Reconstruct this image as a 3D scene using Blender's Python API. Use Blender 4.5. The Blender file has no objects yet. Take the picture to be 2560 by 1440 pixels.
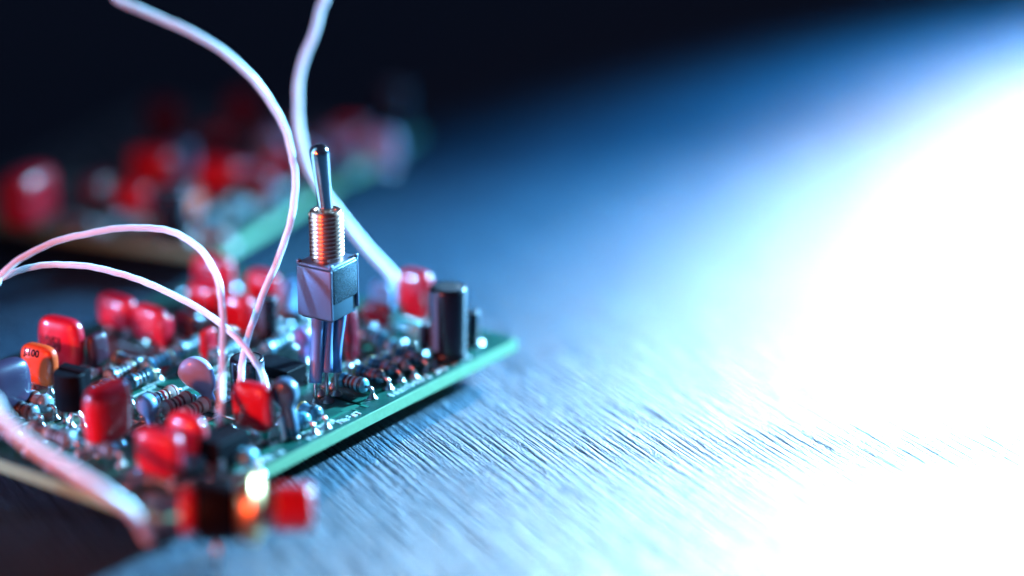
import bpy, math, random
from mathutils import Vector, Matrix
from mathutils.bvhtree import BVHTree

# ------------------------------------------------------------------ camera, world, lamps, exposure
# modelling unit in this script: millimetre; S turns it into metres
S = 0.001
FPX, CX, CY = 5757.0, 1280.0, 720.0            # focal length of the photograph in its own pixels
PITCH = math.atan(2100.0 / 5757.0)
SP, CP = math.sin(PITCH), math.cos(PITCH)
HC = 111.0                                     # camera height over the table, mm
FOCUS = 272.5

sc = bpy.context.scene
sc.render.engine = 'CYCLES'
sc.cycles.use_denoising = True
sc.cycles.sample_clamp_indirect = 6.0
sc.cycles.max_bounces = 8
cam_d = bpy.data.cameras.new('camera')
cam = bpy.data.objects.new('camera', cam_d)
sc.collection.objects.link(cam)
cam.location = (0, 0, HC * S)
cam.rotation_euler = (math.radians(90) - PITCH, 0, 0)
cam_d.sensor_width = 36.0
cam_d.lens = 36.0 * FPX / 2560.0
cam_d.clip_start = 0.005
cam_d.clip_end = 20.0
cam_d.dof.use_dof = True
cam_d.dof.focus_distance = FOCUS * S
cam_d.dof.aperture_fstop = 4.6
sc.camera = cam

world = bpy.data.worlds.new('World')
sc.world = world
world.use_nodes = True
bg = world.node_tree.nodes['Background']
bg.inputs[0].default_value = (0.18, 0.26, 0.60, 1)
bg.inputs[1].default_value = 0.09

sc.view_settings.view_transform = 'Standard'
sc.view_settings.look = 'None'
sc.view_settings.exposure = 0.0
sc.view_settings.gamma = 1.0


def lamp(name, kind, loc, target, color, power, **kw):
    d = bpy.data.lights.new(name, kind)
    d.color = color
    d.energy = power
    for k, v in kw.items():
        setattr(d, k, v)
    o = bpy.data.objects.new(name, d)
    sc.collection.objects.link(o)
    o.location = Vector(loc) * S
    dirv = Vector(target) - Vector(loc)
    o.rotation_euler = dirv.to_track_quat('-Z', 'Y').to_euler()
    return o


# cool white key from behind on the right, an added white fill for its core and a deep blue one for its fringe, a red lamp at the left front, a violet spot at the left
lamp('key_lamp', 'SPOT', (172, 425, 90), (62, 252, 0), (0.21, 0.60, 0.94), 42.0,
     spot_size=math.radians(75), spot_blend=1.0, shadow_soft_size=0.008)
lamp('white_core_fill', 'SPOT', (235, 760, 176), (82, 254, 0), (1.0, 0.92, 0.80), 26.0,
     spot_size=math.radians(22.5), spot_blend=1.0, shadow_soft_size=0.012)  # added fill spot, whitens the core of the key's pool
lamp('blue_fringe_fill', 'SPOT', (267, 625, 130), (80, 386, 0), (0.03, 0.36, 0.95), 48.0,
     spot_size=math.radians(24), spot_blend=1.0, shadow_soft_size=0.010)  # added fill spot, tints the fringe of the pool deep blue
lamp('red_lamp', 'SPOT', (-136, 122, 64), (-42, 243, 9), (1.0, 0.13, 0.035), 1.2,
     spot_size=math.radians(44), spot_blend=0.8, shadow_soft_size=0.005)
lamp('violet_lamp', 'SPOT', (-300, 195, 40), (-30, 270, 18), (0.22, 0.50, 1.0), 4.6,
     spot_size=math.radians(23), spot_blend=0.8, shadow_soft_size=0.009)


# ------------------------------------------------------------------ helpers
def at(px, py, z):
    """point of the plane at height z (mm) that stands under this pixel of the photograph"""
    xo, yo = px - CX, py - CY
    d = (HC - z) / (SP + yo / FPX * CP)
    return Vector((xo / FPX * d, d * (CP - yo / FPX * SP), z))


def at_d(px, py, d):
    xo, yo = px - CX, py - CY
    return Vector((xo / FPX * d, d * (CP - yo / FPX * SP), HC - d * (SP + yo / FPX * CP)))


def depth_of(p):
    return p[1] * CP + (HC - p[2]) * SP


def lk(o, parent=None):
    sc.collection.objects.link(o)
    if parent is not None:
        o.parent = parent
    return o


def mesh_obj(name, verts, faces, mat, parent=None, loc=(0, 0, 0), rot=(0, 0, 0), smooth=True, label=None):
    me = bpy.data.meshes.new(name)
    me.from_pydata([(v[0] * S, v[1] * S, v[2] * S) for v in verts], [], faces)
    if smooth:
        me.polygons.foreach_set('use_smooth', [True] * len(me.polygons))
    me.materials.append(mat)
    me.update()
    o = bpy.data.objects.new(name, me)
    lk(o, parent)
    o.location = (loc[0] * S, loc[1] * S, loc[2] * S)
    o.rotation_euler = rot
    if label:
        o['label'] = label
    return o


def empty(name, loc, rz=0.0, parent=None):
    o = bpy.data.objects.new(name, None)
    o.empty_display_size = 0.005
    lk(o, parent)
    o.location = Vector(loc) * S
    o.rotation_euler = (0, 0, rz)
    return o


def tag(o, label, cat, group=None, kind=None):
    o['label'] = label
    o['category'] = cat
    if group:
        o['group'] = group
    if kind:
        o['kind'] = kind
    return o


class MB:
    def __init__(self):
        self.v, self.f = [], []

    def add(self, v, f, M=None):
        n = len(self.v)
        for p in v:
            self.v.append(tuple(M @ Vector(p)) if M is not None else tuple(p))
        for q in f:
            self.f.append(tuple(i + n for i in q))

    def build(self, name, mat, parent=None, **kw):
        return mesh_obj(name, self.v, self.f, mat, parent, **kw)


def lathe(profile, n=24, cap0=True, cap1=True, axis='Z'):
    v, f = [], []
    for r, z in profile:
        for k in range(n):
            a = 2 * math.pi * k / n
            v.append((r * math.cos(a), r * math.sin(a), z))
    m = len(profile)
    for i in range(m - 1):
        for k in range(n):
            k2 = (k + 1) % n
            f.append((i * n + k, i * n + k2, (i + 1) * n + k2, (i + 1) * n + k))
    if cap0:
        f.append(tuple(reversed(range(n))))
    if cap1:
        f.append(tuple(range((m - 1) * n, m * n)))
    if axis == 'X':
        v = [(z, x, y) for x, y, z in v]
    return v, f


def catmull(pts, seg=8):
    pts = [Vector(p) for p in pts]
    P = [pts[0] * 2 - pts[1]] + pts + [pts[-1] * 2 - pts[-2]]
    out = []
    for i in range(1, len(P) - 2):
        p0, p1, p2, p3 = P[i - 1], P[i], P[i + 1], P[i + 2]
        for k in range(seg):
            t = k / seg
            out.append(0.5 * ((2 * p1) + (p2 - p0) * t + (2 * p0 - 5 * p1 + 4 * p2 - p3) * t * t
                              + (3 * p1 - p0 - 3 * p2 + p3) * t ** 3))
    out.append(P[-2])
    return out


def tube(path, r, n=10, rfun=None):
    v, f = [], []
    path = [Vector(p) for p in path]
    up = Vector((0.123, 0.456, 0.88)).normalized()
    m = len(path)
    for i, p in enumerate(path):
        t = (path[min(i + 1, m - 1)] - path[max(i - 1, 0)]).normalized()
        a = (up - t * up.dot(t))
        if a.length < 1e-4:
            a = Vector((1, 0, 0)) - t * t.x
        a.normalize()
        up = a
        b = t.cross(a)
        rr = r if rfun is None else rfun(i / (m - 1)) * r
        for k in range(n):
            q = 2 * math.pi * k / n
            v.append(p + (a * math.cos(q) + b * math.sin(q)) * rr)
    for i in range(m - 1):
        for k in range(n):
            k2 = (k + 1) % n
            f.append((i * n + k, i * n + k2, (i + 1) * n + k2, (i + 1) * n + k))
    f.append(tuple(reversed(range(n))))
    f.append(tuple(range((m - 1) * n, m * n)))
    return v, f


def rbox(sx, sy, sz, b=0.2, z0=None):
    """bevelled box, centred in x and y; z from z0 (default centred)"""
    hx, hy, hz = sx / 2, sy / 2, sz / 2
    off = 0 if z0 is None else z0 + hz
    v, f = [], []
    # rounded rectangle rings
    def ring(inset, z):
        ix, iy = hx - inset, hy - inset
        c = max(b - inset, 0.001)
        pts = []
        for (qx, qy, a0) in ((1, 1, 0), (-1, 1, 90), (-1, -1, 180), (1, -1, 270)):
            for k in range(4):
                a = math.radians(a0 + 30 * k)
                pts.append((qx * (ix - c) + c * math.cos(a), qy * (iy - c) + c * math.sin(a), z + off))
        return pts
    rings = [ring(b, -hz)]
    for k in range(1, 4):
        a = math.radians(30 * k)
        rings.append(ring(b * (1 - math.sin(a)), -hz + b * (1 - math.cos(a))))
    for k in range(0, 4):
        a = math.radians(90 - 30 * k)
        rings.append(ring(b * (1 - math.sin(a)), hz - b * (1 - math.cos(a))))
    n = 16
    for r in rings:
        v += r
    for i in range(len(rings) - 1):
        for k in range(n):
            k2 = (k + 1) % n
            f.append((i * n + k, i * n + k2, (i + 1) * n + k2, (i + 1) * n + k))
    f.append(tuple(reversed(range(n))))
    f.append(tuple(range((len(rings) - 1) * n, len(rings) * n)))
    return v, f


def box(x0, x1, y0, y1, z0, z1):
    v = [(x0, y0, z0), (x1, y0, z0), (x1, y1, z0), (x0, y1, z0), (x0, y0, z1), (x1, y0, z1), (x1, y1, z1), (x0, y1, z1)]
    f = [(3, 2, 1, 0), (4, 5, 6, 7), (0, 1, 5, 4), (1, 2, 6, 5), (2, 3, 7, 6), (3, 0, 4, 7)]
    return v, f


def T(x, y, z):
    return Matrix.Translation((x, y, z))


# ------------------------------------------------------------------ materials
def mat(name, color, rough=0.4, metal=0.0, coat=0.0, bump=0.0, bscale=2.0, vary=0.0, spec=0.5, coat_rough=0.08, sss=0.0,
        speck=0.0, rvary=0.0, ior=1.5, trans=0.0):
    m = bpy.data.materials.new(name)
    m.use_nodes = True
    nt = m.node_tree
    b = nt.nodes['Principled BSDF']
    b.inputs['Base Color'].default_value = (*color, 1)
    b.inputs['Roughness'].default_value = rough
    b.inputs['Metallic'].default_value = metal
    b.inputs['Coat Weight'].default_value = coat
    b.inputs['Coat Roughness'].default_value = coat_rough
    b.inputs['Specular IOR Level'].default_value = spec
    b.inputs['IOR'].default_value = ior
    b.inputs['Transmission Weight'].default_value = trans
    if sss:
        b.inputs['Subsurface Weight'].default_value = sss
        b.inputs['Subsurface Radius'].default_value = (0.9, 0.95, 1.0)
        b.inputs['Subsurface Scale'].default_value = 0.0008
    if bump or vary or speck or rvary:
        tc = nt.nodes.new('ShaderNodeTexCoord')
        mp = nt.nodes.new('ShaderNodeMapping')
        mp.inputs['Scale'].default_value = (1000, 1000, 1000)
        nt.links.new(tc.outputs['Object'], mp.inputs['Vector'])
        nz = nt.nodes.new('ShaderNodeTexNoise')
        nz.inputs['Scale'].default_value = bscale
        nz.inputs['Detail'].default_value = 5
        nt.links.new(mp.outputs[0], nz.inputs['Vector'])
        if bump:
            bp = nt.nodes.new('ShaderNodeBump')
            bp.inputs['Strength'].default_value = bump
            bp.inputs['Distance'].default_value = 0.0001
            nt.links.new(nz.outputs['Fac'], bp.inputs['Height'])
            nt.links.new(bp.outputs[0], b.inputs['Normal'])
            if coat:
                nt.links.new(bp.outputs[0], b.inputs['Coat Normal'])
        if vary:
            mx = nt.nodes.new('ShaderNodeMix')
            mx.data_type = 'RGBA'
            mx.inputs[6].default_value = (*[c * (1 - vary) for c in color], 1)
            mx.inputs[7].default_value = (*[min(1, c * (1 + vary)) for c in color], 1)
            n2 = nt.nodes.new('ShaderNodeTexNoise')
            n2.inputs['Scale'].default_value = bscale * 0.37
            n2.inputs['Detail'].default_value = 4
            nt.links.new(mp.outputs[0], n2.inputs['Vector'])
            nt.links.new(n2.outputs['Fac'], mx.inputs[0])
            nt.links.new(mx.outputs[2], b.inputs['Base Color'])
        if rvary:
            mr = nt.nodes.new('ShaderNodeMapRange')
            mr.inputs[1].default_value = 0.3
            mr.inputs[2].default_value = 0.7
            mr.inputs[3].default_value = max(0.02, rough - rvary)
            mr.inputs[4].default_value = rough + rvary
            nt.links.new(nz.outputs['Fac'], mr.inputs[0])
            nt.links.new(mr.outputs[0], b.inputs['Roughness'])
    return m


M = {}
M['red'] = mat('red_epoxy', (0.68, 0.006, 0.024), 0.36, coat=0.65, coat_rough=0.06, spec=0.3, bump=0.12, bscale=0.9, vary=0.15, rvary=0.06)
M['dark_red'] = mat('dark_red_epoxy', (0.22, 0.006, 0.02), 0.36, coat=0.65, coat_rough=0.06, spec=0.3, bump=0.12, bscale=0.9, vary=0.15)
M['orange'] = mat('orange_epoxy', (0.86, 0.085, 0.015), 0.36, coat=0.65, coat_rough=0.06, spec=0.3, bump=0.10, bscale=0.9, vary=0.1)
M['brown'] = mat('dark_brown_epoxy', (0.06, 0.02, 0.035), 0.36, coat=0.65, coat_rough=0.06, spec=0.3, bump=0.12, bscale=0.9)
M['grey_blue'] = mat('grey_blue_epoxy', (0.34, 0.37, 0.54), 0.36, coat=0.65, coat_rough=0.06, spec=0.3, bump=0.10, bscale=0.7, vary=0.12)
M['slate_blue'] = mat('slate_blue_epoxy', (0.055, 0.12, 0.19), 0.36, coat=0.65, coat_rough=0.06, spec=0.3, bump=0.10, bscale=0.7, vary=0.12)
M['pale_blue'] = mat('pale_blue_epoxy', (0.22, 0.42, 0.66), 0.36, coat=0.65, coat_rough=0.06, spec=0.3, bump=0.10, bscale=0.7)
M['pale_green'] = mat('pale_green_epoxy', (0.18, 0.62, 0.55), 0.36, coat=0.65, coat_rough=0.06, spec=0.3, bump=0.10, bscale=0.7)
M['dark_slate'] = mat('dark_slate_epoxy', (0.045, 0.035, 0.075), 0.36, coat=0.65, coat_rough=0.06, spec=0.3, bump=0.12, bscale=0.9)
M['violet'] = mat('violet_epoxy', (0.24, 0.16, 0.40), 0.36, coat=0.65, coat_rough=0.06, spec=0.3)
M['ink'] = mat('black_ink', (0.010, 0.004, 0.006), 0.6, spec=0.1)
M['ink_pale'] = mat('pale_ink', (0.75, 0.45, 0.50), 0.5)
M['tin'] = mat('tinned_lead', (0.55, 0.53, 0.52), 0.30, metal=1.0, bump=0.1, bscale=3)
M['chrome'] = mat('polished_nickel', (0.66, 0.65, 0.66), 0.13, metal=1.0, bump=0.03, bscale=1.2, rvary=0.05)
M['thread'] = mat('red_lit_thread_metal', (0.78, 0.42, 0.32), 0.32, metal=1.0, bump=0.15, bscale=3)  # copper tint puts the red lamp's reflection into the metal colour
M['red_lit_nut_metal'] = mat('red_lit_nut_metal', (0.80, 0.46, 0.20), 0.38, metal=1.0, bump=0.1, bscale=2)  # nut metal; orange glow of the red lamp put into its colour
M['satin'] = mat('satin_steel', (0.15, 0.19, 0.28), 0.45, metal=0.7, bump=0.22, bscale=5, rvary=0.08, vary=0.06)
M['side_steel'] = mat('shade_darkened_steel', (0.06, 0.10, 0.12), 0.25, metal=1.0, bump=0.6, bscale=8, rvary=0.08, vary=0.1)  # darkened case metal: shade of the switch's side put into the colour
M['switch_plastic'] = mat('blue_grey_plastic', (0.03, 0.07, 0.10), 0.4, spec=0.3, bump=0.1)
M['sleeve'] = mat('blue_sleeve', (0.13, 0.24, 0.46), 0.42, bump=0.15, bscale=1.4, vary=0.1)
M['wire'] = mat('white_wire_insulation', (0.90, 0.89, 0.91), 0.32, bump=0.07, bscale=1.1, vary=0.02, sss=1.0)
M['black'] = mat('black_plastic', (0.008, 0.008, 0.011), 0.5, spec=0.06, bump=0.25, bscale=4)
M['black_sleeve'] = mat('black_pvc_sleeve', (0.010, 0.010, 0.016), 0.25, bump=0.15, bscale=1.2)
M['grey_sleeve'] = mat('grey_stripe', (0.12, 0.13, 0.17), 0.4, bump=0.5, bscale=3)
M['alu'] = mat('aluminium', (0.72, 0.73, 0.75), 0.30, metal=1.0, bump=0.1)
M['resistor_blue'] = mat('blue_resistor_lacquer', (0.12, 0.42, 0.52), 0.28, coat=0.3, bump=0.12, bscale=1.5)
M['resistor_slate'] = mat('slate_resistor_lacquer', (0.07, 0.17, 0.23), 0.25, coat=0.4, bump=0.12, bscale=1.5)
M['resistor_beige'] = mat('beige_resistor_lacquer', (0.50, 0.46, 0.42), 0.30, coat=0.3, bump=0.12, bscale=1.5)
M['resistor_grey'] = mat('grey_resistor_lacquer', (0.22, 0.32, 0.36), 0.30, coat=0.3, bump=0.12, bscale=1.5)
M['band_dark'] = mat('band_dark', (0.015, 0.012, 0.016), 0.35)
M['band_red'] = mat('band_red', (0.35, 0.02, 0.03), 0.35)
M['band_brown'] = mat('band_brown', (0.14, 0.04, 0.03), 0.35)
M['band_gold'] = mat('band_gold', (0.45, 0.28, 0.08), 0.3, metal=0.6)
M['fr4'] = mat('laminate_edge', (0.22, 0.43, 0.22), 0.5, bump=0.35, bscale=4, vary=0.2)
M['silk'] = mat('silkscreen_ink', (0.62, 0.70, 0.68), 0.6, bump=0.6, bscale=6)
M['trace'] = mat('masked_copper', (0.016, 0.16, 0.105), 0.30, coat=0.3, bump=0.15, bscale=3)
M['solder'] = mat('solder', (0.45, 0.46, 0.47), 0.33, metal=1.0, bump=0.15, bscale=2)
M['green_bead'] = mat('green_epoxy_skirt', (0.05, 0.45, 0.34), 0.35, bump=0.2)
M['cap_red'] = mat('red_plastic_cap', (0.66, 0.012, 0.018), 0.22, coat=0.7)


def mat_solder_mask():
    m = mat('solder_mask', (0.006, 0.075, 0.052), 0.30, coat=0.35, coat_rough=0.2)
    nt = m.node_tree
    b = nt.nodes['Principled BSDF']
    tc = nt.nodes.new('ShaderNodeTexCoord')
    mp = nt.nodes.new('ShaderNodeMapping')
    mp.inputs['Scale'].default_value = (1000,) * 3
    nt.links.new(tc.outputs['Object'], mp.inputs['Vector'])
    n1 = nt.nodes.new('ShaderNodeTexNoise'); n1.inputs['Scale'].default_value = 0.35; n1.inputs['Detail'].default_value = 4
    n2 = nt.nodes.new('ShaderNodeTexNoise'); n2.inputs['Scale'].default_value = 9.0; n2.inputs['Detail'].default_value = 3
    nt.links.new(mp.outputs[0], n1.inputs['Vector']); nt.links.new(mp.outputs[0], n2.inputs['Vector'])
    cr = nt.nodes.new('ShaderNodeValToRGB')
    cr.color_ramp.elements[0].position = 0.35; cr.color_ramp.elements[0].color = (0.004, 0.045, 0.034, 1)
    cr.color_ramp.elements[1].position = 0.65; cr.color_ramp.elements[1].color = (0.010, 0.105, 0.075, 1)
    nt.links.new(n1.outputs['Fac'], cr.inputs[0]); nt.links.new(cr.outputs[0], b.inputs['Base Color'])
    bp = nt.nodes.new('ShaderNodeBump'); bp.inputs['Strength'].default_value = 0.5; bp.inputs['Distance'].default_value = 0.00008
    nt.links.new(n2.outputs['Fac'], bp.inputs['Height'])
    nt.links.new(bp.outputs[0], b.inputs['Normal']); nt.links.new(bp.outputs[0], b.inputs['Coat Normal'])
    return m


M['mask'] = mat_solder_mask()


def mat_table():
    m = bpy.data.materials.new('dark_wood_grain')
    m.use_nodes = True
    nt = m.node_tree
    N, L = nt.nodes.new, nt.links.new
    b = nt.nodes['Principled BSDF']
    tc = N('ShaderNodeTexCoord')
    def mapped(sx, sy):
        mp = N('ShaderNodeMapping')
        mp.inputs['Scale'].default_value = (1000 * sx, 1000 * sy, 1000 * sy)
        L(tc.outputs['Object'], mp.inputs['Vector'])
        return mp.outputs[0]
    def noise(vec, scale, detail, rough=0.5, dist=0.0):
        n = N('ShaderNodeTexNoise')
        n.inputs['Scale'].default_value = scale
        n.inputs['Detail'].default_value = detail
        n.inputs['Roughness'].default_value = rough
        n.inputs['Distortion'].default_value = dist
        L(vec, n.inputs['Vector'])
        return n.outputs['Fac']
    def math_(op, a, bb=None, c=None):
        n = N('ShaderNodeMath'); n.operation = op
        for i, q in enumerate((a, bb, c)):
            if q is None:
                continue
            if isinstance(q, (int, float)):
                n.inputs[i].default_value = q
            else:
                L(q, n.inputs[i])
        return n.outputs[0]
    # X runs along the grain
    fibres = noise(mapped(0.05, 1.0), 1.9, 3.0, 0.6, 0.0)
    fine = noise(mapped(0.16, 1.0), 3.8, 2.0, 0.6)
    pebble = noise(mapped(0.85, 1.0), 3.4, 2.0, 0.5)
    broad = noise(mapped(0.02, 0.16), 1.0, 3.0)
    cracks = noise(mapped(0.035, 1.0), 0.75, 2.0, 0.5)
    crack_cut = N('ShaderNodeMapRange')
    crack_cut.inputs[1].default_value = 0.0; crack_cut.inputs[2].default_value = 0.022
    crack_cut.inputs[3].default_value = -1.0; crack_cut.inputs[4].default_value = 0.0
    L(math_('ABSOLUTE', math_('SUBTRACT', cracks, 0.5)), crack_cut.inputs[0])
    sep = N('ShaderNodeSeparateXYZ')
    L(mapped(1.0, 1.0), sep.inputs[0])
    wander = noise(mapped(0.012, 0.30), 1.0, 2.0)
    phase = math_('ADD', math_('MULTIPLY', sep.outputs['Y'], 1.1), math_('MULTIPLY', wander, 3.0))
    groove = math_('POWER', math_('ABSOLUTE', math_('SINE', math_('MULTIPLY', phase, 3.14159))), 0.6)
    groove_amt = noise(mapped(0.11, 0.8), 1.0, 3.0)
    groove = math_('MULTIPLY', groove, math_('POWER', math_('MULTIPLY', groove_amt, 1.75), 2.0))
    h = math_('MULTIPLY', fibres, 0.45)
    h = math_('ADD', h, groove)
    h = math_('ADD', h, math_('MULTIPLY', fine, 0.45))
    h = math_('ADD', h, math_('MULTIPLY', pebble, 1.25))
    h = math_('ADD', h, math_('MULTIPLY', crack_cut.outputs[0], 0.6))
    bp = N('ShaderNodeBump')
    bp.inputs['Strength'].default_value = 1.0
    bp.inputs['Distance'].default_value = 0.00022
    L(h, bp.inputs['Height'])
    L(bp.outputs[0], b.inputs['Normal'])
    cr = N('ShaderNodeValToRGB')
    cr.color_ramp.elements[0].position = 0.3; cr.color_ramp.elements[0].color = (0.006, 0.020, 0.040, 1)
    cr.color_ramp.elements[1].position = 0.7; cr.color_ramp.elements[1].color = (0.012, 0.038, 0.068, 1)
    L(math_('ADD', math_('MULTIPLY', fibres, 0.6), math_('MULTIPLY', broad, 0.4)), cr.inputs[0])
    L(cr.outputs[0], b.inputs['Base Color'])
    b.inputs['Roughness'].default_value = 0.46
    b.inputs['Specular IOR Level'].default_value = 0.6
    return m


M['table'] = mat_table()

# ------------------------------------------------------------------ the table
GRAIN = math.radians(118.9)
table = mesh_obj('tabletop', [(-1500, -1500, 0), (1500, -1500, 0), (1500, 1500, 0), (-1500, 1500, 0)], [(0, 1, 2, 3)],
                 M['table'], loc=(0, 500, 0), rot=(0, 0, GRAIN), smooth=False)
table['kind'] = 'structure'
table['label'] = 'dark wood grain tabletop under both circuit boards'

# ------------------------------------------------------------------ circuit boards
ZB, ZT = 2.6, 4.2                              # underside and top of the laminate


class Board:
    def __init__(self, corner, ang, lu, lv, label):
        self.c, self.ang, self.lu, self.lv = corner, ang, lu, lv
        self.root = empty('circuit_board', (corner.x, corner.y, 0), ang)
        tag(self.root, label, 'circuit board', 'circuit boards on the table')
        self.R = Matrix.Rotation(-ang, 3, 'Z')

    def loc(self, p):
        """world mm -> board mm"""
        q = self.R @ (Vector(p) - Vector((self.c.x, self.c.y, 0)))
        return q

    def px(self, x, y, z=ZT):
        return self.loc(at(x, y, z))


c0 = at(412, 1293, ZT)
c1 = at(1293, 846, ZT)
near = Board(c0, math.atan2(c1.y - c0.y, c1.x - c0.x), (c1 - c0).length, 48.0,
             'green circuit board in front with toggle switch, red capacitors and white wires')


def laminate(B, notch=None):
    v, f = box(0, B.lu, 0, B.lv, ZB, ZT - 0.06)
    lam = mesh_obj('laminate', v, f, M['fr4'], B.root, smooth=False)
    bv = lam.modifiers.new('edge', 'BEVEL'); bv.width = 0.00008; bv.segments = 2
    v, f = box(0.04, B.lu - 0.04, 0.04, B.lv - 0.04, ZT - 0.058, ZT)
    msk = mesh_obj('solder_mask', v, f, M['mask'], lam, smooth=False)
    return lam


near_lam = laminate(near)


# ---- component builders: every one is a part of its board, its leads, bands and print are sub-parts
def lead_path(mb, p, zdrop, r=0.25, foot=True):
    """straight pin from p down to the board plane with a solder cone at its foot (component local, mm)"""
    v, f = tube([(p[0], p[1], p[2]), (p[0], p[1], p[2] - zdrop * 0.5), (p[0], p[1], p[2] - zdrop)], r, 8)
    mb.add(v, f)
    if foot:
        v, f = lathe([(0.75, 0), (0.55, 0.12), (0.36, 0.35), (0.27, 0.62)], 12)
        mb.add(v, f, T(p[0], p[1], p[2] - zdrop))


def sup(w, t, h, n=4.0, m=3.0, q=12, top=1.0, seed=0):
    """dipped-capacitor body: rounded brick; x width, y thickness, z height (centred)"""
    a, b, c = w / 2, t / 2, h / 2
    verts, faces, idx = [], [], {}
    rnd = random.Random(seed)
    ph = [rnd.uniform(0, 6.28) for _ in range(6)]
    def put(d):
        key = (round(d[0], 5), round(d[1], 5), round(d[2], 5))
        if key in idx:
            return idx[key]
        x, y, z = d
        s = (((abs(x) / a) ** n + (abs(z) / c) ** n) ** (m / n) + (abs(y) / b) ** m) ** (-1.0 / m)
        X, Y, Z = x * s, y * s, z * s
        k = 1 + 0.012 * math.sin(X * 0.9 + ph[0]) * math.sin(Z * 0.8 + ph[1]) + 0.01 * math.sin(Z * 1.7 + ph[2] + X)
        tz = 1 - (1 - top) * max(0, Z / c) ** 2
        verts.append((X * k * tz, Y * k, Z * k))
        idx[key] = len(verts) - 1
        return idx[key]
    dims = (a, b, c)
    for ax in range(3):
        for sg in (-1, 1):
            for i in range(q):
                for j in range(q):
                    quad = []
                    for (di, dj) in ((0, 0), (1, 0), (1, 1), (0, 1)):
                        u = -1 + 2 * (i + di) / q
                        w2 = -1 + 2 * (j + dj) / q
                        d = [0, 0, 0]
                        d[ax] = sg * dims[ax]
                        d[(ax + 1) % 3] = u * dims[(ax + 1) % 3]
                        d[(ax + 2) % 3] = w2 * dims[(ax + 2) % 3]
                        quad.append(put(d))
                    faces.append(tuple(quad) if sg > 0 else tuple(reversed(quad)))
    return verts, faces


def sup_y(x, z, w, t, h, n=4.2, m=2.6):
    a, b, c = w / 2, t / 2, h / 2
    k = ((abs(x) / a) ** n + (abs(z) / c) ** n) ** (m / n)
    return -b * max(0.0, 1 - k) ** (1 / m)


def text_mesh(body, size):
    cu = bpy.data.curves.new('print', 'FONT')
    cu.body = body
    cu.size = size
    cu.align_x = 'CENTER'
    cu.align_y = 'CENTER'
    cu.resolution_u = 3
    cu.offset = 0.02 * size
    o = bpy.data.objects.new('print', cu)
    sc.collection.objects.link(o)
    dg = bpy.context.evaluated_depsgraph_get()
    me = bpy.data.meshes.new_from_object(o.evaluated_get(dg))
    sc.collection.objects.unlink(o)
    bpy.data.objects.remove(o)
    v = [tuple(p.co) for p in me.vertices]
    f = [tuple(p.vertices) for p in me.polygons]
    return v, f


FACE = {'L': -math.pi / 2, 'R': 0.0}


def body_fit(B, bbox, face, tr, lift, jit=0.0):
    """size and place of a rounded body from its outline in the photograph"""
    x0, x1, y0, y1 = bbox
    xc, yc = (x0 + x1) / 2, (y0 + y1) / 2
    ang = B.ang + FACE[face] + jit
    cw, ct = abs(math.cos(ang)), abs(math.sin(ang))
    h, w = 5.0, 5.0
    for _ in range(12):
        z = ZT + lift + h / 2
        p = at(xc, yc, z)
        ppm = FPX / depth_of(p)
        w = (x1 - x0) / ppm / ((cw + ct * tr) * 0.92)
        t = w * tr
        dy = (w * ct + t * cw) * 0.55
        h = max(1.5, ((y1 - y0) / ppm - dy * SP) / CP)
    return p, w, w * tr, h


def capacitor(B, bbox, face, color, tr=0.5, lift=1.0, jit=0.0, label=None, n=4.0, m=3.0, top=1.0, skirt=None, name='film_capacitor',
              q=12, tilt=0.0):
    p, w, t, h = body_fit(B, bbox, face, tr, lift, jit)
    q_ = B.loc(p)
    v, f = sup(w, t, h, n, m, q=q, top=top, seed=int(bbox[0] * 7 + bbox[2]))
    v0, f0_ = v, f
    o = mesh_obj(name, v, f, M[color], B.root, loc=q_, rot=(tilt, 0, FACE[face] + jit), label=label)
    mb = MB()
    for s in (-1, 1):
        one = MB()
        drop = h / 2 * 0.15 + lift
        lead_path(one, (s * w * 0.27, 0, -h / 2 * 0.85), drop + 0.02)
        one.build('lead', M['tin'], o)
    if skirt:
        for s in (-1, 1):
            v, f = lathe([(0.34, -lift - h / 2 + 0.15), (0.62, -h / 2 + 0.4)], 12)
            sk = MB(); sk.add(v, f, T(s * w * 0.27, 0, 0)); sk.build('lead_skirt', M[skirt], o)
    return o, (v0, f0_, w, t, h)


def cap_print(o, dims, body, size, x, z, matn='ink', shear=0.0):
    """ink lying on the body: every vertex of the letters is dropped onto the body's own surface"""
    tree = BVHTree.FromPolygons(dims[0], dims[1])
    v, f = text_mesh(body, size)
    out = []
    last = 0.0
    for (a, b, _) in v:
        X, Z = x + a, z + b + a * shear
        hit = tree.ray_cast(Vector((X, -20, Z)), Vector((0, 1, 0)))
        if hit[0] is not None:
            last = hit[0].y
        out.append((X, last - 0.07, Z))
    return mesh_obj('printed_marking', out, f, M[matn], o, smooth=False)


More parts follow.
